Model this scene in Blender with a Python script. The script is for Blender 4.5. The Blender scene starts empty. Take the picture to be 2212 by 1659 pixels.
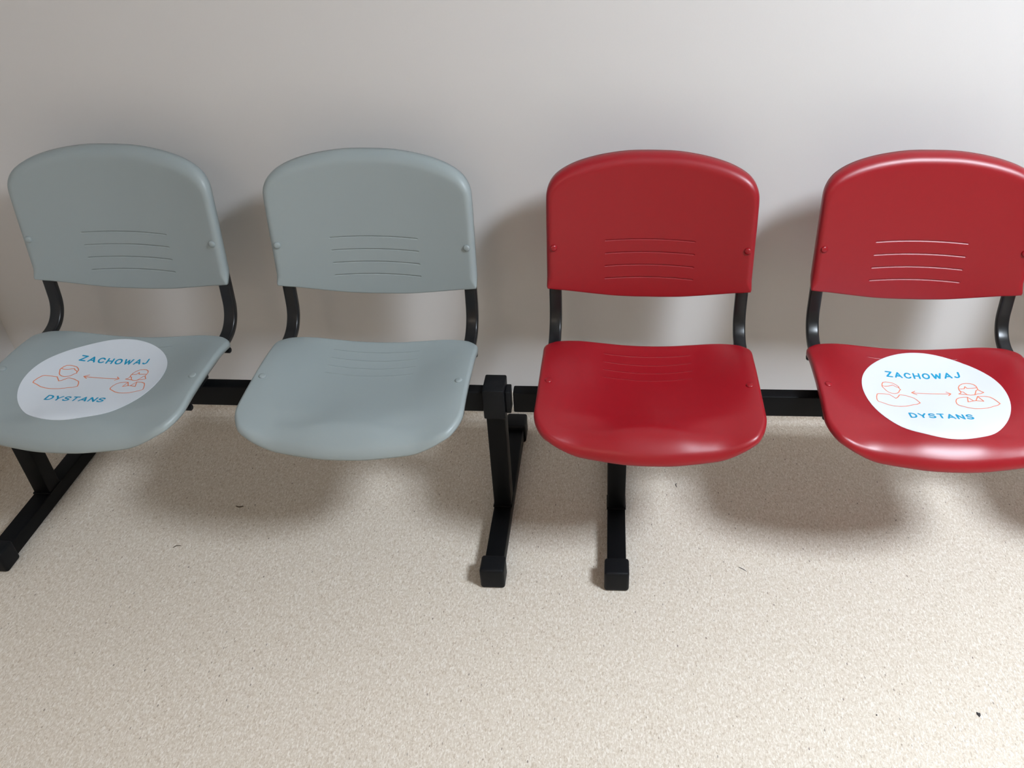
import bpy, bmesh, math, random
from mathutils import Vector, Matrix
random.seed(7)
C = bpy.context.scene.collection
R = math.radians

# ------------------------------------------------------------------ camera
FPX = 1770.73
cam_d = bpy.data.cameras.new('camera')
cam_d.sensor_fit = 'HORIZONTAL'; cam_d.sensor_width = 36.0
cam_d.lens = FPX / 2212 * 36.0
cam_d.shift_x = -142.11 / 2212
cam_d.shift_y = -115.04 / 2212
cam_d.clip_start = 0.02
cam = bpy.data.objects.new('camera', cam_d); C.objects.link(cam)
pitch, yaw, roll = 0.5973, 0.0381, -0.0093
f_ = Vector((-math.sin(yaw) * math.cos(pitch), math.cos(yaw) * math.cos(pitch), -math.sin(pitch)))
r0 = Vector((math.cos(yaw), math.sin(yaw), 0)); u0 = r0.cross(f_)
r_ = r0 * math.cos(roll) + u0 * math.sin(roll)
u_ = -r0 * math.sin(roll) + u0 * math.cos(roll)
m = Matrix((( r_.x, u_.x, -f_.x, -0.0953), (r_.y, u_.y, -f_.y, -1.3911), (r_.z, u_.z, -f_.z, 1.4851), (0, 0, 0, 1)))
cam.matrix_world = m
bpy.context.scene.camera = cam

# ------------------------------------------------------------------ world, exposure
sc = bpy.context.scene
sc.view_settings.view_transform = 'Standard'
sc.view_settings.look = 'None'
sc.view_settings.exposure = 0.0
sc.view_settings.gamma = 1.0
sc.view_settings.use_curve_mapping = False
w = bpy.data.worlds.new('world'); sc.world = w; w.use_nodes = True
w.node_tree.nodes['Background'].inputs['Color'].default_value = (1, .95, .88, 1)
w.node_tree.nodes['Background'].inputs['Strength'].default_value = 0.05
# lamp settings used by the ceiling light builder further down: (x, y, strength, colour)
CEIL = 2.60
KEY = (1.42, -1.12, 104.0, (.80, .895, 1.0))
FILL = [(-.9, -3.2, 11.0, (1.0, .84, .68))]  # unseen warm panel, added only to lift and warm the ambient light

# ------------------------------------------------------------------ material helpers
def mat(name, col=(.5, .5, .5), rough=.5, spec=.5, metal=0.0):
    mt = bpy.data.materials.new(name); mt.use_nodes = True
    b = mt.node_tree.nodes['Principled BSDF']
    b.inputs['Base Color'].default_value = (*col, 1)
    b.inputs['Roughness'].default_value = rough
    b.inputs['Specular IOR Level'].default_value = spec
    b.inputs['Metallic'].default_value = metal
    return mt, mt.node_tree, b

def nd(nt, typ, **kw):
    n = nt.nodes.new(typ)
    for k, v in kw.items():
        if k.startswith('i_'):
            n.inputs[k[2:].replace('_', ' ')].default_value = v
        else:
            setattr(n, k, v)
    return n

def math_n(nt, op, a, b=None, clamp=False):
    n = nt.nodes.new('ShaderNodeMath'); n.operation = op; n.use_clamp = clamp
    for i, v in enumerate((a, b)):
        if v is None: continue
        if isinstance(v, (int, float)): n.inputs[i].default_value = v
        else: nt.links.new(v, n.inputs[i])
    return n.outputs[0]

def grain(nt, b, scale, strength, dist=.001, extra=None):
    tc = nd(nt, 'ShaderNodeTexCoord')
    n = nd(nt, 'ShaderNodeTexNoise'); n.inputs['Scale'].default_value = scale; n.inputs['Detail'].default_value = 3
    nt.links.new(tc.outputs['Object'], n.inputs['Vector'])
    bp = nd(nt, 'ShaderNodeBump'); bp.inputs['Strength'].default_value = strength; bp.inputs['Distance'].default_value = dist
    nt.links.new(n.outputs['Fac'], bp.inputs['Height'])
    if extra is not None: nt.links.new(extra, bp.inputs['Normal'])
    nt.links.new(bp.outputs['Normal'], b.inputs['Normal'])

def plastic(name, col, kind, rough=.36):
    """moulded plastic, with the four fine moulded grooves of a seat or a backrest as relief"""
    mt, nt, b = mat(name, col, rough, .5)
    tc = nd(nt, 'ShaderNodeTexCoord')
    sp = nd(nt, 'ShaderNodeSeparateXYZ'); nt.links.new(tc.outputs['Object'], sp.inputs[0])
    X = sp.outputs['X']
    ax = math_n(nt, 'ABSOLUTE', X)
    x2 = math_n(nt, 'MULTIPLY', X, X)
    if kind == 'back':
        V = math_n(nt, 'ADD', sp.outputs['Z'], math_n(nt, 'MULTIPLY', x2, .22))
        first, step, half = .5657, .0295, .0985
    else:
        V = math_n(nt, 'SUBTRACT', sp.outputs['Y'], math_n(nt, 'MULTIPLY', x2, .22))
        first, step, half = -.0018, .0247, .0972
    t = math_n(nt, 'SUBTRACT', V, first - step / 2)
    t = math_n(nt, 'DIVIDE', t, step)
    fr = math_n(nt, 'FRACT', t)
    d = math_n(nt, 'MULTIPLY', math_n(nt, 'ABSOLUTE', math_n(nt, 'SUBTRACT', fr, .5)), step)
    g = math_n(nt, 'SUBTRACT', 1.0, math_n(nt, 'DIVIDE', d, .0021 if kind == 'back' else .0016), clamp=True)
    inr = math_n(nt, 'MULTIPLY', math_n(nt, 'GREATER_THAN', t, 0.0), math_n(nt, 'LESS_THAN', t, 4.0))
    edge = math_n(nt, 'DIVIDE', math_n(nt, 'SUBTRACT', half, ax), .003, clamp=True)
    g = math_n(nt, 'MULTIPLY', math_n(nt, 'MULTIPLY', g, inr), edge)
    bp = nd(nt, 'ShaderNodeBump'); bp.invert = kind == 'back'
    bp.inputs['Strength'].default_value = 1.0; bp.inputs['Distance'].default_value = .0013 if kind == 'back' else .0007
    nt.links.new(g, bp.inputs['Height'])
    grain(nt, b, 900, .06, .0004, bp.outputs['Normal'])
    # faint handling marks in the gloss
    n = nd(nt, 'ShaderNodeTexNoise'); n.inputs['Scale'].default_value = 6; n.inputs['Detail'].default_value = 6
    nt.links.new(tc.outputs['Object'], n.inputs['Vector'])
    mr = nd(nt, 'ShaderNodeMapRange'); mr.inputs['To Min'].default_value = rough - .04; mr.inputs['To Max'].default_value = rough + .05
    nt.links.new(n.outputs['Fac'], mr.inputs['Value']); nt.links.new(mr.outputs[0], b.inputs['Roughness'])
    return mt

GREY = (.275, .318, .322); RED = (.258, .002, .008)
M = {}
for nm, col, rg in (('grey', GREY, .42), ('red', RED, .36)):
    M[nm + '_back'] = plastic(nm + '_plastic_back', col, 'back', rg)
    M[nm + '_seat'] = plastic(nm + '_plastic_seat', col, 'seat', rg)
    M[nm], nt, b = mat(nm + '_plastic', col, .32)
M['steel'], nt, b = mat('black_powder_coat', (.0030, .0032, .0037), .48, .12); grain(nt, b, 700, .12, .0004)
M['tube'], nt, b = mat('black_satin_tube', (.006, .0065, .0075), .30, .4); grain(nt, b, 700, .06, .0003)
M['cap'], nt, b = mat('black_plastic_cap', (.0055, .006, .0070), .50, .16); grain(nt, b, 500, .2, .0005)
M['paper'], nt, b = mat('white_vinyl_sticker', (.62, .66, .71), .45, .3)
M['blue'], nt, b = mat('blue_print', (.001, .29, .50), .42, .4)
M['orange'], nt, b = mat('orange_print', (.74, .22, .105), .42, .4)
M['dirt'], nt, b = mat('dark_dirt', (.03, .027, .03), .8)
M['lint'], nt, b = mat('brown_lint', (.10, .075, .05), .9)
M['frame'], nt, b = mat('white_metal_frame', (.8, .8, .8), .4)

def wall_mat(name, col):
    mt, nt, b = mat(name, col, .62, .25)
    tc = nd(nt, 'ShaderNodeTexCoord')
    n = nd(nt, 'ShaderNodeTexNoise'); n.inputs['Scale'].default_value = 220; n.inputs['Detail'].default_value = 4
    nt.links.new(tc.outputs['Object'], n.inputs['Vector'])
    bp = nd(nt, 'ShaderNodeBump'); bp.inputs['Strength'].default_value = .10; bp.inputs['Distance'].default_value = .001
    nt.links.new(n.outputs['Fac'], bp.inputs['Height']); nt.links.new(bp.outputs['Normal'], b.inputs['Normal'])
    return mt
M['wall'] = wall_mat('wall_paint', (.635, .615, .600))
M['wall_warm'] = wall_mat('wall_paint_warm', (.70, .58, .45))
M['ceiling'] = wall_mat('ceiling_paint', (.78, .75, .70))

def floor_mat(axis='y'):
    mt, nt, b = mat('speckled_vinyl', (.6, .5, .4), .50, .35)
    L = nt.links
    tc = nd(nt, 'ShaderNodeTexCoord')
    sp = nd(nt, 'ShaderNodeSeparateXYZ'); L.new(tc.outputs['Object'], sp.inputs[0])
    cb = nd(nt, 'ShaderNodeCombineXYZ')    # the sheet runs on up the skirting, so height adds to the run
    ux, uy = sp.outputs['X'], sp.outputs['Y']
    if axis == 'y': uy = math_n(nt, 'ADD', uy, sp.outputs['Z'])
    else: ux = math_n(nt, 'SUBTRACT', ux, sp.outputs['Z'])
    L.new(ux, cb.inputs[0]); L.new(uy, cb.inputs[1]); P = cb.outputs[0]
    def noise(scale, det=2, vec=P, dist=0.0):
        n = nd(nt, 'ShaderNodeTexNoise'); n.inputs['Scale'].default_value = scale; n.inputs['Detail'].default_value = det
        n.inputs['Distortion'].default_value = dist
        L.new(vec, n.inputs['Vector']); return n.outputs['Fac']
    def ramp(v, stops):
        r = nd(nt, 'ShaderNodeValToRGB'); e = r.color_ramp.elements
        while len(e) < len(stops): e.new(.5)
        for k, (pos, c) in enumerate(stops): e[k].position = pos; e[k].color = (*c, 1)
        L.new(v, r.inputs[0]); return r.outputs[0]
    def mix(fac, a, c):
        n = nd(nt, 'ShaderNodeMix', data_type='RGBA')
        L.new(fac, n.inputs[0])
        for s, v in ((6, a), (7, c)):
            if isinstance(v, tuple): n.inputs[s].default_value = (*v, 1)
            else: L.new(v, n.inputs[s])
        return n.outputs[2]
    base = ramp(noise(190, 3, dist=.6), [(.30, (.57, .485, .39)), (.52, (.645, .57, .475)), (.72, (.72, .65, .565))])
    # pale streaky chips, two directions
    def chips(rot, sx, sy, lo, hi, sc_=1.0, seed=0.0):
        mp = nd(nt, 'ShaderNodeMapping'); mp.inputs['Rotation'].default_value = (0, 0, rot)
        mp.inputs['Scale'].default_value = (sx, sy, 1); mp.inputs['Location'].default_value = (seed, seed * .7, 0)
        L.new(P, mp.inputs['Vector'])
        v = nd(nt, 'ShaderNodeTexNoise'); v.inputs['Scale'].default_value = sc_; v.inputs['Detail'].default_value = 1
        v.inputs['Distortion'].default_value = .8
        L.new(mp.outputs[0], v.inputs['Vector'])
        mr = nd(nt, 'ShaderNodeMapRange'); mr.inputs['From Min'].default_value = lo; mr.inputs['From Max'].default_value = hi
        L.new(v.outputs['Fac'], mr.inputs['Value']); return mr.outputs[0]
    c1 = chips(.9, 340, 125, .57, .68); c2 = chips(-.7, 350, 125, .58, .69, 1.0, 4.1); c3 = chips(.15, 300, 120, .60, .70, 1.0, 9.3)
    col = mix(c1, base, (.78, .72, .64)); col = mix(c2, col, (.77, .715, .64)); col = mix(c3, col, (.51, .425, .335))
    # sparse dark flecks
    def flecks(rot, sx, sy, size, keep, seed):
        mp = nd(nt, 'ShaderNodeMapping'); mp.inputs['Rotation'].default_value = (0, 0, rot)
        mp.inputs['Scale'].default_value = (sx, sy, 1); mp.inputs['Location'].default_value = (seed, seed, 0)
        L.new(P, mp.inputs['Vector'])
        v = nd(nt, 'ShaderNodeTexVoronoi', voronoi_dimensions='2D'); v.inputs['Scale'].default_value = 1.0
        L.new(mp.outputs[0], v.inputs['Vector'])
        s = nd(nt, 'ShaderNodeSeparateColor'); L.new(v.outputs['Color'], s.inputs[0])
        a = math_n(nt, 'LESS_THAN', v.outputs['Distance'], size)
        k = math_n(nt, 'GREATER_THAN', s.outputs[0], keep)
        return math_n(nt, 'MULTIPLY', math_n(nt, 'MULTIPLY', a, k), s.outputs[1])
    col = mix(flecks(.7, 70, 36, .075, .84, 1.3), col, (.30, .245, .19))
    col = mix(flecks(-.5, 52, 24, .065, .88, 6.1), col, (.22, .18, .15))
    L.new(col, b.inputs['Base Color'])
    bp = nd(nt, 'ShaderNodeBump'); bp.inputs['Strength'].default_value = .12; bp.inputs['Distance'].default_value = .0006
    L.new(noise(320, 2), bp.inputs['Height']); L.new(bp.outputs['Normal'], b.inputs['Normal'])
    return mt
M['floor'] = floor_mat(); M['floor_side'] = floor_mat('x')

# ------------------------------------------------------------------ object helpers
def link(name, me, mt, parent=None, smooth=False):
    o = bpy.data.objects.new(name, me); C.objects.link(o)
    if mt: me.materials.append(mt)
    if parent: o.parent = parent
    if smooth:
        for p in me.polygons: p.use_smooth = True
    return o

def bm_obj(name, bm, mt, parent=None, smooth=False, angle=None):
    bmesh.ops.recalc_face_normals(bm, faces=bm.faces)
    me = bpy.data.meshes.new(name); bm.to_mesh(me); bm.free()
    o = link(name, me, mt, parent, smooth)
    if angle is not None:
        try: me.set_sharp_from_angle(angle=angle)
        except Exception: pass
    return o

def box(bm, x0, x1, y0, y1, z0, z1, bev=0.0, seg=3):
    r = bmesh.ops.create_cube(bm, size=1.0)
    vs = r['verts']
    for v in vs:
        v.co = Vector(((x0 + x1) / 2 + v.co.x * (x1 - x0), (y0 + y1) / 2 + v.co.y * (y1 - y0), (z0 + z1) / 2 + v.co.z * (z1 - z0)))
    if bev:
        es = list({e for v in vs for e in v.link_edges})
        bmesh.ops.bevel(bm, geom=es, offset=bev, segments=seg, profile=.5, affect='EDGES')

def empty(name, loc, rz, label, cat, group=None):
    o = bpy.data.objects.new(name, None); C.objects.link(o)
    o.location = loc; o.rotation_euler = (0, 0, rz)
    o.empty_display_size = .1
    o['label'] = label; o['category'] = cat
    if group: o['group'] = group
    return o

def catmull(P, n):
    out = []
    for i in range(len(P) - 1):
        p0 = P[max(i - 1, 0)]; p1 = P[i]; p2 = P[i + 1]; p3 = P[min(i + 2, len(P) - 1)]
        for k in range(n):
            t = k / n
            out.append(tuple(.5 * ((2 * b) + (-a + c) * t + (2 * a - 5 * b + 4 * c - d) * t * t + (-a + 3 * b - 3 * c + d) * t ** 3)
                             for a, b, c, d in zip(p0, p1, p2, p3)))
    out.append(tuple(P[-1])); return out

def cubic(xs, ys, x):
    if x <= xs[0]: return ys[0]
    if x >= xs[-1]: return ys[-1]
    for i in range(len(xs) - 1):
        if x <= xs[i + 1]: break
    def slope(k):
        if k == 0: return (ys[1] - ys[0]) / (xs[1] - xs[0])
        if k == len(xs) - 1: return (ys[-1] - ys[-2]) / (xs[-1] - xs[-2])
        return (ys[k + 1] - ys[k - 1]) / (xs[k + 1] - xs[k - 1])
    h = xs[i + 1] - xs[i]; t = (x - xs[i]) / h
    a, b = slope(i) * h, slope(i + 1) * h
    return ((2 * t ** 3 - 3 * t * t + 1) * ys[i] + (t ** 3 - 2 * t * t + t) * a + (-2 * t ** 3 + 3 * t * t) * ys[i + 1] + (t ** 3 - t * t) * b)

# ------------------------------------------------------------------ seat and back surfaces
SX = [0, .05, .10, .15, .20, .23]
SROW = [(-.26, (.431, .430, .4285, .428, .430, .432)), (-.18, (.432, .430, .4245, .4250, .433, .437)), (-.14, (.426, .425, .426, .431, .439, .442)),
        (-.10, (.419, .419, .423, .432, .443, .446)), (-.05, (.413, .4145, .420, .432, .4455, .449)), (0, (.411, .4135, .4195, .433, .4465, .450)),
        (.04, (.414, .416, .4225, .434, .446, .448)), (.08, (.422, .4235, .428, .437, .443, .442)), (.107, (.430, .4315, .436, .440, .438, .432))]
SY = [r[0] for r in SROW]
def seat_h(x, y):
    x = abs(x)
    d0 = .053 + .013 * math.exp(-(x / .055) ** 2)
    d = d0 - (y - (-.2365 + .42 * x * x))
    t = min(max((x - .13) / .085, 0), 1); t = 1 - .8 * t * t * (3 - 2 * t)
    drop = .0318 / (d0 * d0) * t * d * d if d > 0 else 0.0
    return seat_base(x, y) - drop
def seat_base(x, y):
    # mirrored first node keeps the middle smooth
    return cubic(SY, [cubic([-.05] + SX, [r[1][1]] + list(r[1]), x) for r in SROW], y)

def back_d(x, z):
    return .178 + .12 * (z - .6) - .6 * x * x

def resample(P, n):
    L = [0.0]
    for a, b in zip(P[:-1], P[1:]): L.append(L[-1] + math.dist(a, b))
    out = []; j = 0
    for k in range(n):
        t = L[-1] * k / n
        while L[j + 1] < t: j += 1
        u = (t - L[j]) / max(L[j + 1] - L[j], 1e-9)
        out.append(tuple(a + (b - a) * u for a, b in zip(P[j], P[j + 1])))
    return out

def shell(outline, rad, centre, surf, place, thick, rings=26, nlip=8, flange=None):
    """moulded shell: surface surf(u,v) inside a rolled edge; outline closed, rad(u,v) the roll radius"""
    N = len(outline); nrm = []
    for i in range(N):
        a, b = outline[i - 1], outline[(i + 1) % N]
        tx, ty = b[0] - a[0], b[1] - a[1]; l = math.hypot(tx, ty) or 1
        nx, ny = ty / l, -tx / l
        if nx * (outline[i][0] - centre[0]) + ny * (outline[i][1] - centre[1]) < 0: nx, ny = -nx, -ny
        nrm.append((nx, ny))
    for _ in range(3):   # smooth normals round sharp corners
        nrm = [tuple((nrm[i - 1][k] + 2 * nrm[i][k] + nrm[(i + 1) % N][k]) / 4 for k in (0, 1)) for i in range(N)]
        nrm = [(a / math.hypot(a, b), b / math.hypot(a, b)) for a, b in nrm]
    bm = bmesh.new(); loops = []
    def ring(pts): loops.append([bm.verts.new(p) for p in pts])
    q = [(o[0] - n[0] * rad(*o), o[1] - n[1] * rad(*o)) for o, n in zip(outline, nrm)]
    c = bm.verts.new(place(centre[0], centre[1], surf(*centre)))
    for k in range(1, rings + 1):
        s = k / rings
        ring([place(centre[0] + s * (a - centre[0]), centre[1] + s * (b - centre[1]),
                    surf(centre[0] + s * (a - centre[0]), centre[1] + s * (b - centre[1]))) for a, b in q])
    for k in range(1, nlip + 1):
        ph = k / nlip * math.pi / 2
        pts = []
        for o, n in zip(outline, nrm):
            r = rad(*o); e = r * (1 - math.sin(ph))
            x, y = o[0] - n[0] * e, o[1] - n[1] * e
            pts.append(place(x, y, surf(x, y), -r * (1 - math.cos(ph))))
        ring(pts)
    fl = flange or (lambda x, y: .004)
    ring([place(o[0], o[1], surf(*o), -rad(*o) - fl(*o)) for o in outline])
    ring([place(o[0] - n[0] * thick * .8, o[1] - n[1] * thick * .8, surf(*o), -rad(*o) - fl(*o) - .0005) for o, n in zip(outline, nrm)])
    for k in (nlip - 2, nlip // 2, 1):   # inner side of the rolled edge
        ph = k / nlip * math.pi / 2; pts = []
        for o, n in zip(outline, nrm):
            r = rad(*o); e = r * (1 - math.sin(ph)) + thick
            x, y = o[0] - n[0] * e, o[1] - n[1] * e
            pts.append(place(x, y, surf(x, y), -r * (1 - math.cos(ph)) - thick))
        ring(pts)
    for k in (20, 14, 8, 3):
        s = k / rings
        ring([place(centre[0] + s * (a - centre[0]), centre[1] + s * (b - centre[1]),
                    surf(centre[0] + s * (a - centre[0]), centre[1] + s * (b - centre[1])), -thick) for a, b in q])
    c2 = bm.verts.new(place(centre[0], centre[1], surf(*centre), -thick))
    for i in range(N):
        j = (i + 1) % N
        bm.faces.new((c, loops[0][i], loops[0][j]))
        for A, B in zip(loops[:-1], loops[1:]): bm.faces.new((A[i], B[i], B[j], A[j]))
        bm.faces.new((c2, loops[-1][j], loops[-1][i]))
    return bm

# seat outline (x, y), half, from the rear middle round to the front middle
half = [(0, .107), (.06, .107), (.12, .107), (.17, .107), (.199, .1045), (.211, .099), (.2205, .0915), (.2265, .082), (.2285, .070), (.2280, .04), (.2282, 0), (.2285, -.05), (.2292, -.10),
        (.2303, -.135), (.2298, -.152), (.2236, -.174), (.2105, -.1965), (.192, -.2080), (.1735, -.2140), (.139, -.2205), (.105, -.2265), (.06, -.2335), (.03, -.2362), (0, -.2370)]
hs = catmull(half, 8)
so = resample(hs + [(-x, y) for x, y in hs[::-1][1:]], 200)
def seat_rad(x, y):
    t = min(max((-.09 - y) / .13, 0), 1); t = t * t * (3 - 2 * t)
    return .0080 + t * .0030
SC = (0, -.07)
def seat_mesh():
    return shell(so, seat_rad, SC, seat_h, lambda x, y, h, dz=0: (x, y, h + dz), .005, flange=lambda x, y: .007 - .004 * min(max((-.09 - y) / .1, 0), 1))
# backrest outline (x, z)
hb = [(0, .8362), (.048, .8354), (.09, .8312), (.1245, .8254), (.157, .8172), (.182, .8075), (.2, .7970), (.2108, .7865), (.2172, .7760), (.2213, .7640), (.2228, .748), (.2235, .70), (.2236, .65), (.2238, .60), (.224, .5485)]
hbot = [(.224, .5485), (.205, .5435), (.187, .5402), (.15, .5322), (.111, .5248), (.072, .5192), (.03, .5165), (0, .5162)]
hbs = catmull(hb, 8)[:-1] + catmull(hbot, 6)
bo = resample(hbs + [(-x, z) for x, z in hbs[::-1][1:]], 220)
def back_rad(x, z):
    low = min(max((z - .552) / .018, 0), 1) * min(max((abs(x) - .20) / .015, 0), 1)
    if z > .7: low = 1.0
    top = min(max((z - .74) / .085, 0), 1); top = top * top * (3 - 2 * top)
    return .0045 + low * .0105 + top * .0070
BC = (0, .68)
def back_place(x, z, d, off=0): return (x, d - off, z)
def back_mesh():
    return shell(bo, back_rad, BC, back_d, back_place, .005, flange=lambda x, z: .004 + back_rad(x, z) * .3)

def dome(bm, c, n, r, h, seg=20):
    """rivet head: shallow dome of radius r, height h at c along normal n"""
    n = Vector(n).normalized(); a = n.orthogonal().normalized(); b = n.cross(a); c = Vector(c)
    rows = []
    for k, (rr, hh) in enumerate(((1, -.4), (1, .25), (.93, .55), (.75, .8), (.45, .96))):
        rows.append([bm.verts.new(c + (a * math.cos(2 * math.pi * i / seg) + b * math.sin(2 * math.pi * i / seg)) * r * rr + n * h * hh) for i in range(seg)])
    top = bm.verts.new(c + n * h)
    for A, B in zip(rows[:-1], rows[1:]):
        for i in range(seg): bm.faces.new((A[i], A[(i + 1) % seg], B[(i + 1) % seg], B[i]))
    for i in range(seg): bm.faces.new((rows[-1][i], rows[-1][(i + 1) % seg], top))

def sweep(bm, path, w, d, seg=6):
    """rounded rectangular tube (w along x, d across) along a path in the y-z plane: points (x, y, z)"""
    rr = min(w, d) * .32; prof = []
    for cx, cy, a0 in ((w / 2 - rr, d / 2 - rr, 0), (-w / 2 + rr, d / 2 - rr, 90), (-w / 2 + rr, -d / 2 + rr, 180), (w / 2 - rr, -d / 2 + rr, 270)):
        for k in range(seg + 1):
            a = R(a0 + 90 * k / seg); prof.append((cx + rr * math.cos(a), cy + rr * math.sin(a)))
    rings = []
    for i, p in enumerate(path):
        a = path[max(i - 1, 0)]; b = path[min(i + 1, len(path) - 1)]
        t = Vector((0, b[1] - a[1], b[2] - a[2])).normalized()
        n = Vector((0, -t.z, t.y))
        rings.append([bm.verts.new(Vector(p) + Vector((1, 0, 0)) * u + n * v) for u, v in prof])
    k = len(prof)
    for A, B in zip(rings[:-1], rings[1:]):
        for i in range(k): bm.faces.new((A[i], A[(i + 1) % k], B[(i + 1) % k], B[i]))
    bm.faces.new(rings[0][::-1]); bm.faces.new(rings[-1])

def cyl_x(bm, x0, x1, y, z, r, seg=20):
    m_ = Matrix.Translation(((x0 + x1) / 2, y, z)) @ Matrix.Rotation(R(90), 4, 'Y')
    res = bmesh.ops.create_cone(bm, cap_ends=True, segments=seg, radius1=r, radius2=r, depth=abs(x1 - x0), matrix=m_)
    es = [e for v in res['verts'] for e in v.link_edges if len(e.link_faces) == 2 and any(len(f.verts) > 4 for f in e.link_faces)]
    bmesh.ops.bevel(bm, geom=list(set(es)), offset=r * .25, segments=2, affect='EDGES')

MESH = {}
def cached(key, fn):
    if key not in MESH:
        bm = fn(); bmesh.ops.recalc_face_normals(bm, faces=bm.faces)
        me = bpy.data.meshes.new(key); bm.to_mesh(me); bm.free()
        for p in me.polygons: p.use_smooth = True
        MESH[key] = me
    return MESH[key]

def chair_unit(root, x, y, z, rz, tone):
    """seat, backrest, the two bent back supports and the two seat brackets, all moved with the bench root"""
    loc = Vector((x, y, z))
    def part(name, key, fn, mt, parent=root, angle=None):
        k = key + '_' + mt.name
        me = cached(k, fn)
        if not me.materials:
            me.materials.append(mt)
            if angle:
                try: me.set_sharp_from_angle(angle=angle)
                except Exception: pass
        o = bpy.data.objects.new(name, me); C.objects.link(o); o.parent = parent
        if parent is root: o.location = loc; o.rotation_euler = (0, 0, rz)
        return o
    seat = part('seat', 'seat', seat_mesh, M[tone + '_seat'])
    back = part('backrest', 'backrest', back_mesh, M[tone + '_back'])
    for s in (-1, 1):
        def rv(s=s):
            bm = bmesh.new(); X, Y = s * .2074, -.0536
            e = .004; n = (-(seat_h(X + e, Y) - seat_h(X - e, Y)) / (2 * e), -(seat_h(X, Y + e) - seat_h(X, Y - e)) / (2 * e), 1)
            dome(bm, (X, Y, seat_h(X, Y)), n, .0076, .0030); return bm
        part('rivet', 'seat_rivet%d' % s, rv, M[tone], seat)
        def rb(s=s):
            bm = bmesh.new(); X, Z = s * .2075, .6433
            dome(bm, (X, back_d(X, Z), Z), (-1.2 * X, -1, .12), .0076, .0046); return bm
        part('rivet', 'back_rivet%d' % s, rb, M[tone], back)
        def sup(s=s):
            bm = bmesh.new()
            P = catmull([(s * .2065, back_d(.2065, .76) + .018, .755), (s * .2065, back_d(.2065, .68) + .018, .68), (s * .2065, back_d(.2065, .60) + .019, .60), (s * .2065, .1665, .545),
                         (s * .2065, .1625, .505), (s * .2065, .1590, .482), (s * .2065, .1500, .461), (s * .2065, .1340, .4435), (s * .2065, .1130, .4335),
                         (s * .2065, .088, .4300), (s * .2065, .04, .4290), (s * .2065, -.05, .4280), (s * .2065, -.125, .4250)], 6)
            sweep(bm, P, .0275, .0155); return bm
        part('back_support', 'back_support%d' % s, sup, M['tube'], angle=R(50))
        def brk(s=s):
            bm = bmesh.new()
            a, b = sorted((s * .158, s * .196))
            box(bm, a, b, -.030, .018, .386, .4260, .003)
            return bm
        part('seat_bracket', 'seat_bracket%d' % s, brk, M['cap'], angle=R(40))
        for yy, zz in ((.080, .4165), (-.114, .4105)):
            def stub(s=s, yy=yy, zz=zz):
                bm = bmesh.new(); cyl_x(bm, s * .190, s * .2250, yy, zz, .0068); return bm
            part('end_plug', 'end_plug%d%d' % (s, yy > 0), stub, M['cap'], angle=R(40))
    return seat

def leg(root, x, housing=True):
    """T leg: foot bar on the floor, upright post, plastic housing at the beam, a cap at either end of the foot"""
    bm = bmesh.new()
    box(bm, x - .021, x + .021, -.212, .290, .006, .0446, .003)
    box(bm, x - .0205, x + .0205, -.0215, .0195, .044, .333, .003)
    box(bm, x - .0225, x + .0225, -.0245, .022, .0430, .0475, .0015)   # weld
    lg = bm_obj('leg', bm, M['steel'], root, True, R(40))
    for y0, y1 in ((-.2243, -.178), (.252, .308)):
        bm = bmesh.new()
        box(bm, x - .0270, x + .0270, y0, y1, 0, .0575, .0065, 4)
        bm_obj('foot_cap', bm, M['cap'], lg, True, R(50))
    if housing:
        bm = bmesh.new()
        box(bm, x - .0235, x + .0235, -.0315, .0290, .3225, .4005, .0035)
        bm_obj('beam_housing', bm, M['cap'], lg, True, R(50))
    return lg

def beam(root, x0, x1, caps=(True, True)):
    bm = bmesh.new(); box(bm, x0, x1, -.020, .0082, .3342, .3877, .003)
    o = bm_obj('beam', bm, M['steel'], root, True, R(40))
    for k, (s, xe) in enumerate(((-1, x0), (1, x1))):
        if caps[k]:
            bm = bmesh.new(); a, b = sorted((xe, xe + s * .012))
            box(bm, a, b, -.0215, .0100, .3320, .3900, .0025)
            bm_obj('end_cap', bm, M['cap'], o, True, R(50))
    return o

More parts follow.
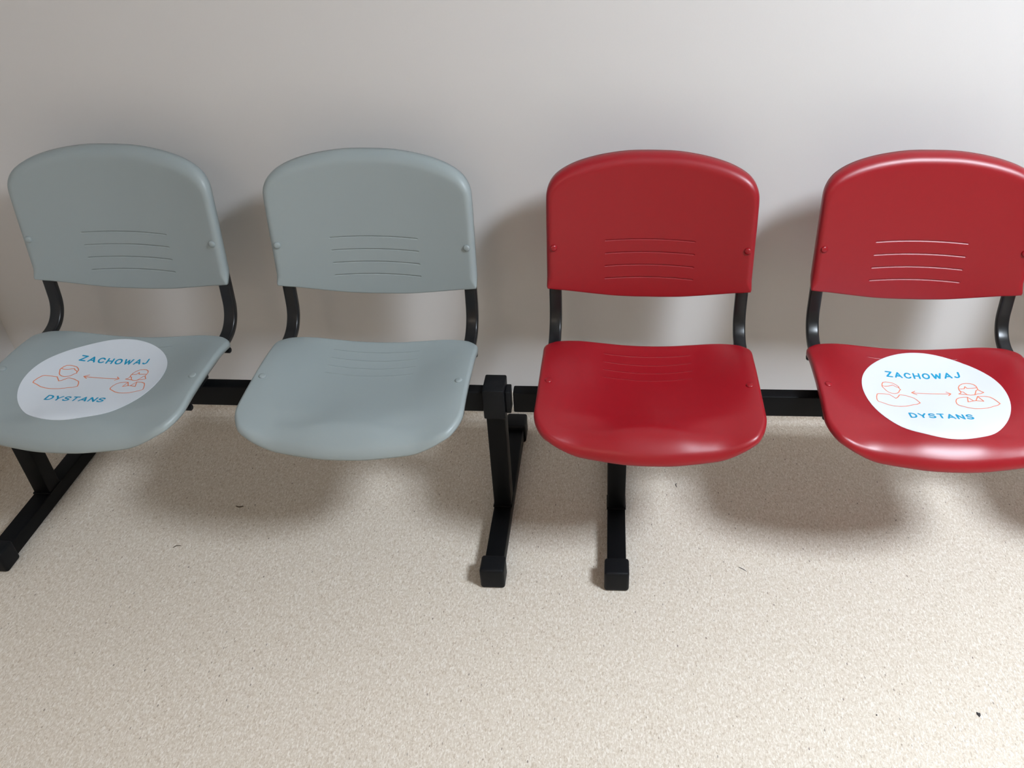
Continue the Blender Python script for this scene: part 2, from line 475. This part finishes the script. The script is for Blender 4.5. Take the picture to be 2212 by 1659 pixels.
# ------------------------------------------------------------------ stickers
ST = [[(-955,310),(-935,395),(-903,450),(-839,474),(-773,474),(-695,458),(-634,407),(-599,355),(-601,287),(-582,255),(-618,217),(-644,158),(-687,118),(-751,90),(-807,95),(-865,121),(-902,166),(-917,203),(-932,240),(-951,279),(-955,310)],[(-943,326),(-896,317),(-817,338),(-750,373),(-712,394),(-673,353),(-602,314)],[(-1141,-10),(-1102,14),(-999,37),(-934,39),(-876,48),(-845,9),(-796,-44),(-772,-76),(-732,-45),(-688,13),(-663,57),(-628,69),(-528,56),(-457,22),(-388,-11),(-345,-80),(-307,-186),(-386,-241),(-462,-261),(-517,-288),(-623,-332),(-758,-361),(-884,-364),(-990,-347),(-1060,-313),(-1132,-286),(-1184,-268),(-1196,-219),(-1180,-120),(-1141,-10)],[(-376,171),(407,154)],[(-293,239),(-380,173),(-289,112)],[(335,223),(412,154),(346,93)],[(620,223),(611,290),(623,356),(659,419),(728,466),(808,476),(880,457),(940,410),(966,350),(967,283),(965,231),(994,184),(1040,121),(975,99),(901,100),(865,82),(774,83),(735,102),(649,121),(564,142),(612,171),(624,210),(621,250)],[(622,303),(723,306),(756,374),(779,313),(876,303),(964,297)],[(628,222),(668,205),(686,164),(720,104)],[(958,233),(922,212),(893,144),(860,90)],[(693,20),(619,27),(523,10),(464,-31),(427,-106),(419,-190),(440,-241),(502,-279),(601,-341),(708,-380),(824,-390),(943,-386),(1014,-369),(1056,-352),(1150,-333),(1206,-294),(1186,-226),(1148,-126),(1101,-49),(1015,-1),(890,21)],[(693,20),(655,-140),(769,-114),(693,20)],[(769,-114),(815,-113),(890,21),(950,-153),(815,-113)]]
FONT = {
    'Z': (12, [[(0, 16), (12, 16), (0, 0), (12, 0)]]),
    'A': (14, [[(0, 0), (7, 16), (14, 0)], [(2.6, 5), (11.4, 5)]]),
    'C': (13, [[(12.5, 12.6), (10, 15.2), (6.8, 16), (3.4, 15), (.9, 11.8), (0, 8), (.9, 4.2), (3.4, 1), (6.8, 0), (10, .8), (12.5, 3.4)]]),
    'H': (12, [[(0, 0), (0, 16)], [(12, 0), (12, 16)], [(0, 8.2), (12, 8.2)]]),
    'O': (14, [[(7, 16), (3.4, 15), (.9, 12), (0, 8), (.9, 4), (3.4, 1), (7, 0), (10.6, 1), (13.1, 4), (14, 8), (13.1, 12), (10.6, 15), (7, 16)]]),
    'W': (18, [[(0, 16), (4.6, 0), (9, 13.5), (13.4, 0), (18, 16)]]),
    'J': (9, [[(9, 16), (9, 4.4), (7.8, 1.4), (5, 0), (2, .6), (0, 3)]]),
    'D': (12, [[(0, 0), (0, 16), (5, 16), (9, 14.8), (11.6, 11.6), (12.2, 8), (11.6, 4.4), (9, 1.2), (5, 0), (0, 0)]]),
    'Y': (13, [[(0, 16), (6.5, 7)], [(13, 16), (6.5, 7), (6.5, 0)]]),
    'S': (12, [[(11.3, 12.9), (9.4, 15.2), (6, 16), (2.7, 15.2), (.8, 12.6), (1.4, 10.2), (3.6, 8.9), (8.4, 7.5), (10.9, 6.1), (11.6, 3.7), (9.9, 1), (6.2, 0), (2.4, .8), (0, 3.2)]]),
    'T': (12, [[(0, 16), (12, 16)], [(6, 16), (6, 0)]]),
    'N': (12, [[(0, 0), (0, 16), (12, 0), (12, 16)]]),
}
def text_strokes(txt, x0, x1, y0, y1, sw):
    k = (y1 - y0 - sw) / 16.0
    wid = [FONT[c][0] * k for c in txt]
    gap = (x1 - x0 - sw - sum(wid)) / (len(txt) - 1)
    out = []; x = x0 + sw / 2
    for c, wd in zip(txt, wid):
        for s in FONT[c][1]: out.append([(x + a * k, y0 + sw / 2 + b * k) for a, b in s])
        x += wd + gap
    return out

def ribbon(bm, P, wdt, hgt, place):
    """flat printed stroke with round joints and ends"""
    Q = [P[0]]
    for a, b in zip(P[:-1], P[1:]):
        n = max(1, int(math.dist(a, b) / .006))
        for k in range(1, n + 1): Q.append((a[0] + (b[0] - a[0]) * k / n, a[1] + (b[1] - a[1]) * k / n))
    h = wdt / 2
    for i, (a, b) in enumerate(zip(Q[:-1], Q[1:])):
        l = math.dist(a, b)
        if l < 1e-7: continue
        nx, ny = -(b[1] - a[1]) / l * h, (b[0] - a[0]) / l * h
        e = hgt + (i % 2) * 6e-6
        vs = [bm.verts.new(place(x, y, e)) for x, y in ((a[0] + nx, a[1] + ny), (a[0] - nx, a[1] - ny), (b[0] - nx, b[1] - ny), (b[0] + nx, b[1] + ny))]
        bm.faces.new(vs)
    for p in P:
        vs = [bm.verts.new(place(p[0] + h * math.cos(a), p[1] + h * math.sin(a), hgt + 1.2e-5)) for a in [2 * math.pi * k / 10 for k in range(10)]]
        bm.faces.new(vs)

def sticker(root, x, y, z, rz, cx, cy, label):
    def place(u, v, e): return (cx + u, cy + v, seat_h(cx + u, cy + v) + e)
    bm = bmesh.new(); N, K, rad = 96, 22, .1425
    c = bm.verts.new(place(0, 0, .0007)); rows = []
    for k in range(1, K + 1):
        rr = rad * k / K
        rows.append([bm.verts.new(place(rr * math.cos(2 * math.pi * i / N), rr * math.sin(2 * math.pi * i / N), .0007)) for i in range(N)])
    rows.append([bm.verts.new((v.co.x, v.co.y, v.co.z - .0009)) for v in rows[-1]])
    for i in range(N):
        j = (i + 1) % N
        bm.faces.new((c, rows[0][i], rows[0][j]))
        for A, B in zip(rows[:-1], rows[1:]): bm.faces.new((A[i], B[i], B[j], A[j]))
    o = bm_obj('sticker', bm, M['paper'], root, True, R(50))
    o.location = (x, y, z); o.rotation_euler = (0, 0, rz); o['label'] = label
    for strokes, lb in ((text_strokes('ZACHOWAJ', -.0775, .0765, .0660, .0845, .0036), 'blue capital lettering above the figures'),
                        (text_strokes('DYSTANS', -.0670, .0580, -.0760, -.0570, .0038), 'blue capital lettering below the figures')):
        bm = bmesh.new()
        for s in strokes: ribbon(bm, s, .0036, .0010, place)
        l = bm_obj('lettering', bm, M['blue'], o); l['label'] = lb
    bm = bmesh.new()
    for s in ST: ribbon(bm, [(a / 1e4, b / 1e4) for a, b in s], .0019, .0010, place)
    d = bm_obj('figure_drawing', bm, M['orange'], o); d['label'] = 'orange outline drawing of two people with a double arrow between them'
    return o

# ------------------------------------------------------------------ setting
WY = .360; XL = -1.684; XR = 4.6; YB = -4.4
def struct(name, bm, mt):
    o = bm_obj(name, bm, mt); o['kind'] = 'structure'; return o
bm = bmesh.new(); box(bm, XL - .1, XR + .1, YB - .1, WY + .1, -.1, 0); struct('floor', bm, M['floor'])
bm = bmesh.new(); box(bm, XL - .1, XR + .1, YB - .1, WY + .1, CEIL, CEIL + .1); struct('ceiling', bm, M['ceiling'])
bm = bmesh.new(); box(bm, XL - .1, XR + .1, WY, WY + .1, 0, CEIL); struct('wall_back', bm, M['wall'])
bm = bmesh.new(); box(bm, XL - .1, XL, YB, WY, 0, CEIL); struct('wall_left', bm, M['wall'])
bm = bmesh.new(); box(bm, XR, XR + .1, YB, WY, 0, CEIL); struct('wall_right', bm, M['wall'])
bm = bmesh.new(); box(bm, XL - .1, XR + .1, YB - .1, YB, 0, CEIL); struct('wall_front', bm, M['wall_warm'])

def cove(name, length, place, mt):
    """vinyl skirting: the floor sheet turned up the wall over a small cove; profile (out, up)"""
    rc, h, th = .022, .092, .0025
    prof = [(rc + .001, .0006)] + [(rc - rc * math.sin(R(90 * k / 8)), rc - rc * math.cos(R(90 * k / 8)) + .0006) for k in range(9)]
    prof = [(o + th, u) for o, u in prof] + [(th, h - .001), (th * .6, h), (0, h)]
    bm = bmesh.new(); A = [bm.verts.new(place(0, o, u)) for o, u in prof]; B = [bm.verts.new(place(length, o, u)) for o, u in prof]
    for i in range(len(prof) - 1): bm.faces.new((A[i], A[i + 1], B[i + 1], B[i]))
    o = bm_obj(name, bm, mt, None, True); o['kind'] = 'structure'; return o
cove('baseboard_back', XR - XL, lambda l, o, u: (XL + l, WY - o, u), M['floor'])
cove('baseboard_left', WY - YB, lambda l, o, u: (XL + o, WY - l, u), M['floor_side'])

# ------------------------------------------------------------------ benches
TH = -.0127
g = empty('beam_bench', (-.35, .001, 0), TH, 'black beam bench with two light grey plastic seats, left of the red one', 'bench', 'beam benches along the wall')
beam(g, -1.505 + .35, -.3057 + .35, (True, True))
leg(g, -1.4563 + .35); leg(g, -.3295 + .35)
seats = [(-1.1592 + .35, -.0046, .0035, -.0205), (-.6021 + .35, .0028, -.0031, .0015)]
for (x, y, z, rz) in seats: chair_unit(g, x, y, z, rz, 'grey')
x, y, z, rz = seats[0]
sticker(g, x, y, z, rz, -.0155, -.0475, 'round white sticker lying on the leftmost grey seat')

r = empty('beam_bench', (0, 0, 0), 0, 'black beam bench with glossy red plastic seats, right of the grey one', 'bench', 'beam benches along the wall')
beam(r, -.2885, 1.41, (False, True))
leg(r, -.0603); leg(r, 1.205)
seats = [(0, .0058, -.0037, -.0159), (.5736, -.0041, .0033, -.0247), (1.147, 0, 0, -.02)]
for (x, y, z, rz) in seats: chair_unit(r, x, y, z, rz, 'red')
x, y, z, rz = seats[1]
sticker(r, x, y, z, rz, .0100, -.0490, 'round white sticker lying on the right red seat')

# ------------------------------------------------------------------ small dirt on the floor
def fibre(pts, rad, label, cat='lint', name='lint_strand', mt='lint'):
    bm = bmesh.new(); P = catmull([(a, b, rad * .8) for a, b in pts], 5); rings = []
    for i, p in enumerate(P):
        a = Vector(P[max(i - 1, 0)]); b = Vector(P[min(i + 1, len(P) - 1)]); t = (b - a).normalized()
        n = Vector((-t.y, t.x, 0)); u = n.cross(t)
        tp = .45 + .55 * math.sin(math.pi * (i + .5) / len(P))
        rings.append([bm.verts.new(Vector(p) + (n * math.cos(2 * math.pi * k / 6) + u * math.sin(2 * math.pi * k / 6)) * rad * tp) for k in range(6)])
    for A, B in zip(rings[:-1], rings[1:]):
        for k in range(6): bm.faces.new((A[k], A[(k + 1) % 6], B[(k + 1) % 6], B[k]))
    bm.faces.new(rings[0]); bm.faces.new(rings[-1])
    o = bm_obj(name, bm, M[mt], None, True); o['label'] = label; o['category'] = cat
    return o
fibre([(-0.994, 0.005), (-0.985, 0.002), (-0.975, 0.005)], .0016, 'small dark brown fibre on the shaded floor under the second grey seat')
fibre([(-1.092, -0.129), (-1.086, -0.123), (-1.076, -0.122)], .0011, 'thin curved brown fibre on the pale floor below the gap between the grey seats')
fibre([(0.093, 0.111), (0.091, 0.105), (0.093, 0.097)], .0009, 'short curled dark hair on the bright floor right of the front red bench leg', 'hair', 'hair_strand', 'dirt')
fibre([(0.215, -0.15), (0.224, -0.155), (0.232, -0.162)], .0007, 'long straight dark hair on the floor right of the red bench foot', 'hair', 'hair_strand', 'dirt')
bm = bmesh.new()
lo = [bm.verts.new((a, b, .0003)) for a, b in [(0.623, -0.484), (0.625, -0.486), (0.63, -0.486), (0.629, -0.491), (0.625, -0.495), (0.624, -0.492), (0.622, -0.489)]]
hi = [bm.verts.new((v.co.x * .7 + 0.625 * .3, v.co.y * .7 + -0.489 * .3, .0022 + .0006 * (k % 2))) for k, v in enumerate(lo)]
for k in range(len(lo)):
    j = (k + 1) % len(lo); bm.faces.new((lo[k], lo[j], hi[j], hi[k]))
bm.faces.new(lo); bm.faces.new(hi)
o = bm_obj('dirt_crumb', bm, M['dirt']); o['label'] = 'larger black crumb of dirt on the floor at the lower right'; o['category'] = 'dirt'
bm = bmesh.new(); bmesh.ops.create_icosphere(bm, subdivisions=2, radius=.0013, matrix=Matrix.Translation((0.432, -0.496, .0010)))
o = bm_obj('dirt_crumb', bm, M['dirt']); o['label'] = 'tiny round black speck of dirt left of the larger crumb'; o['category'] = 'dirt'

# ------------------------------------------------------------------ ceiling lights (recessed panels: the key and an added fill)
def ceiling_light(x, y, strength, col, label):
    t = empty('ceiling_light', (x, y, CEIL - .04), 0, label, 'light')
    bm = bmesh.new()
    for a in ((-.33, .33, -.33, -.30), (-.33, .33, .30, .33), (-.33, -.30, -.30, .30), (.30, .33, -.30, .30)):
        box(bm, *a, 0, .04, .002)
    bm_obj('frame', bm, M['frame'], t)
    mt = bpy.data.materials.new('lit_diffuser'); mt.use_nodes = True; nt = mt.node_tree
    b = nt.nodes['Principled BSDF']; b.inputs['Base Color'].default_value = (.9, .9, .9, 1)
    b.inputs['Emission Color'].default_value = (*col, 1); b.inputs['Emission Strength'].default_value = strength
    bm = bmesh.new(); box(bm, -.30, .30, -.30, .30, .008, .016)
    bm_obj('diffuser', bm, mt, t)
ceiling_light(*KEY, 'square lit ceiling panel high to the right of the red bench')
for k, a in enumerate(FILL): ceiling_light(*a, 'dimmer warm square fill panel added to the ceiling behind the camera')
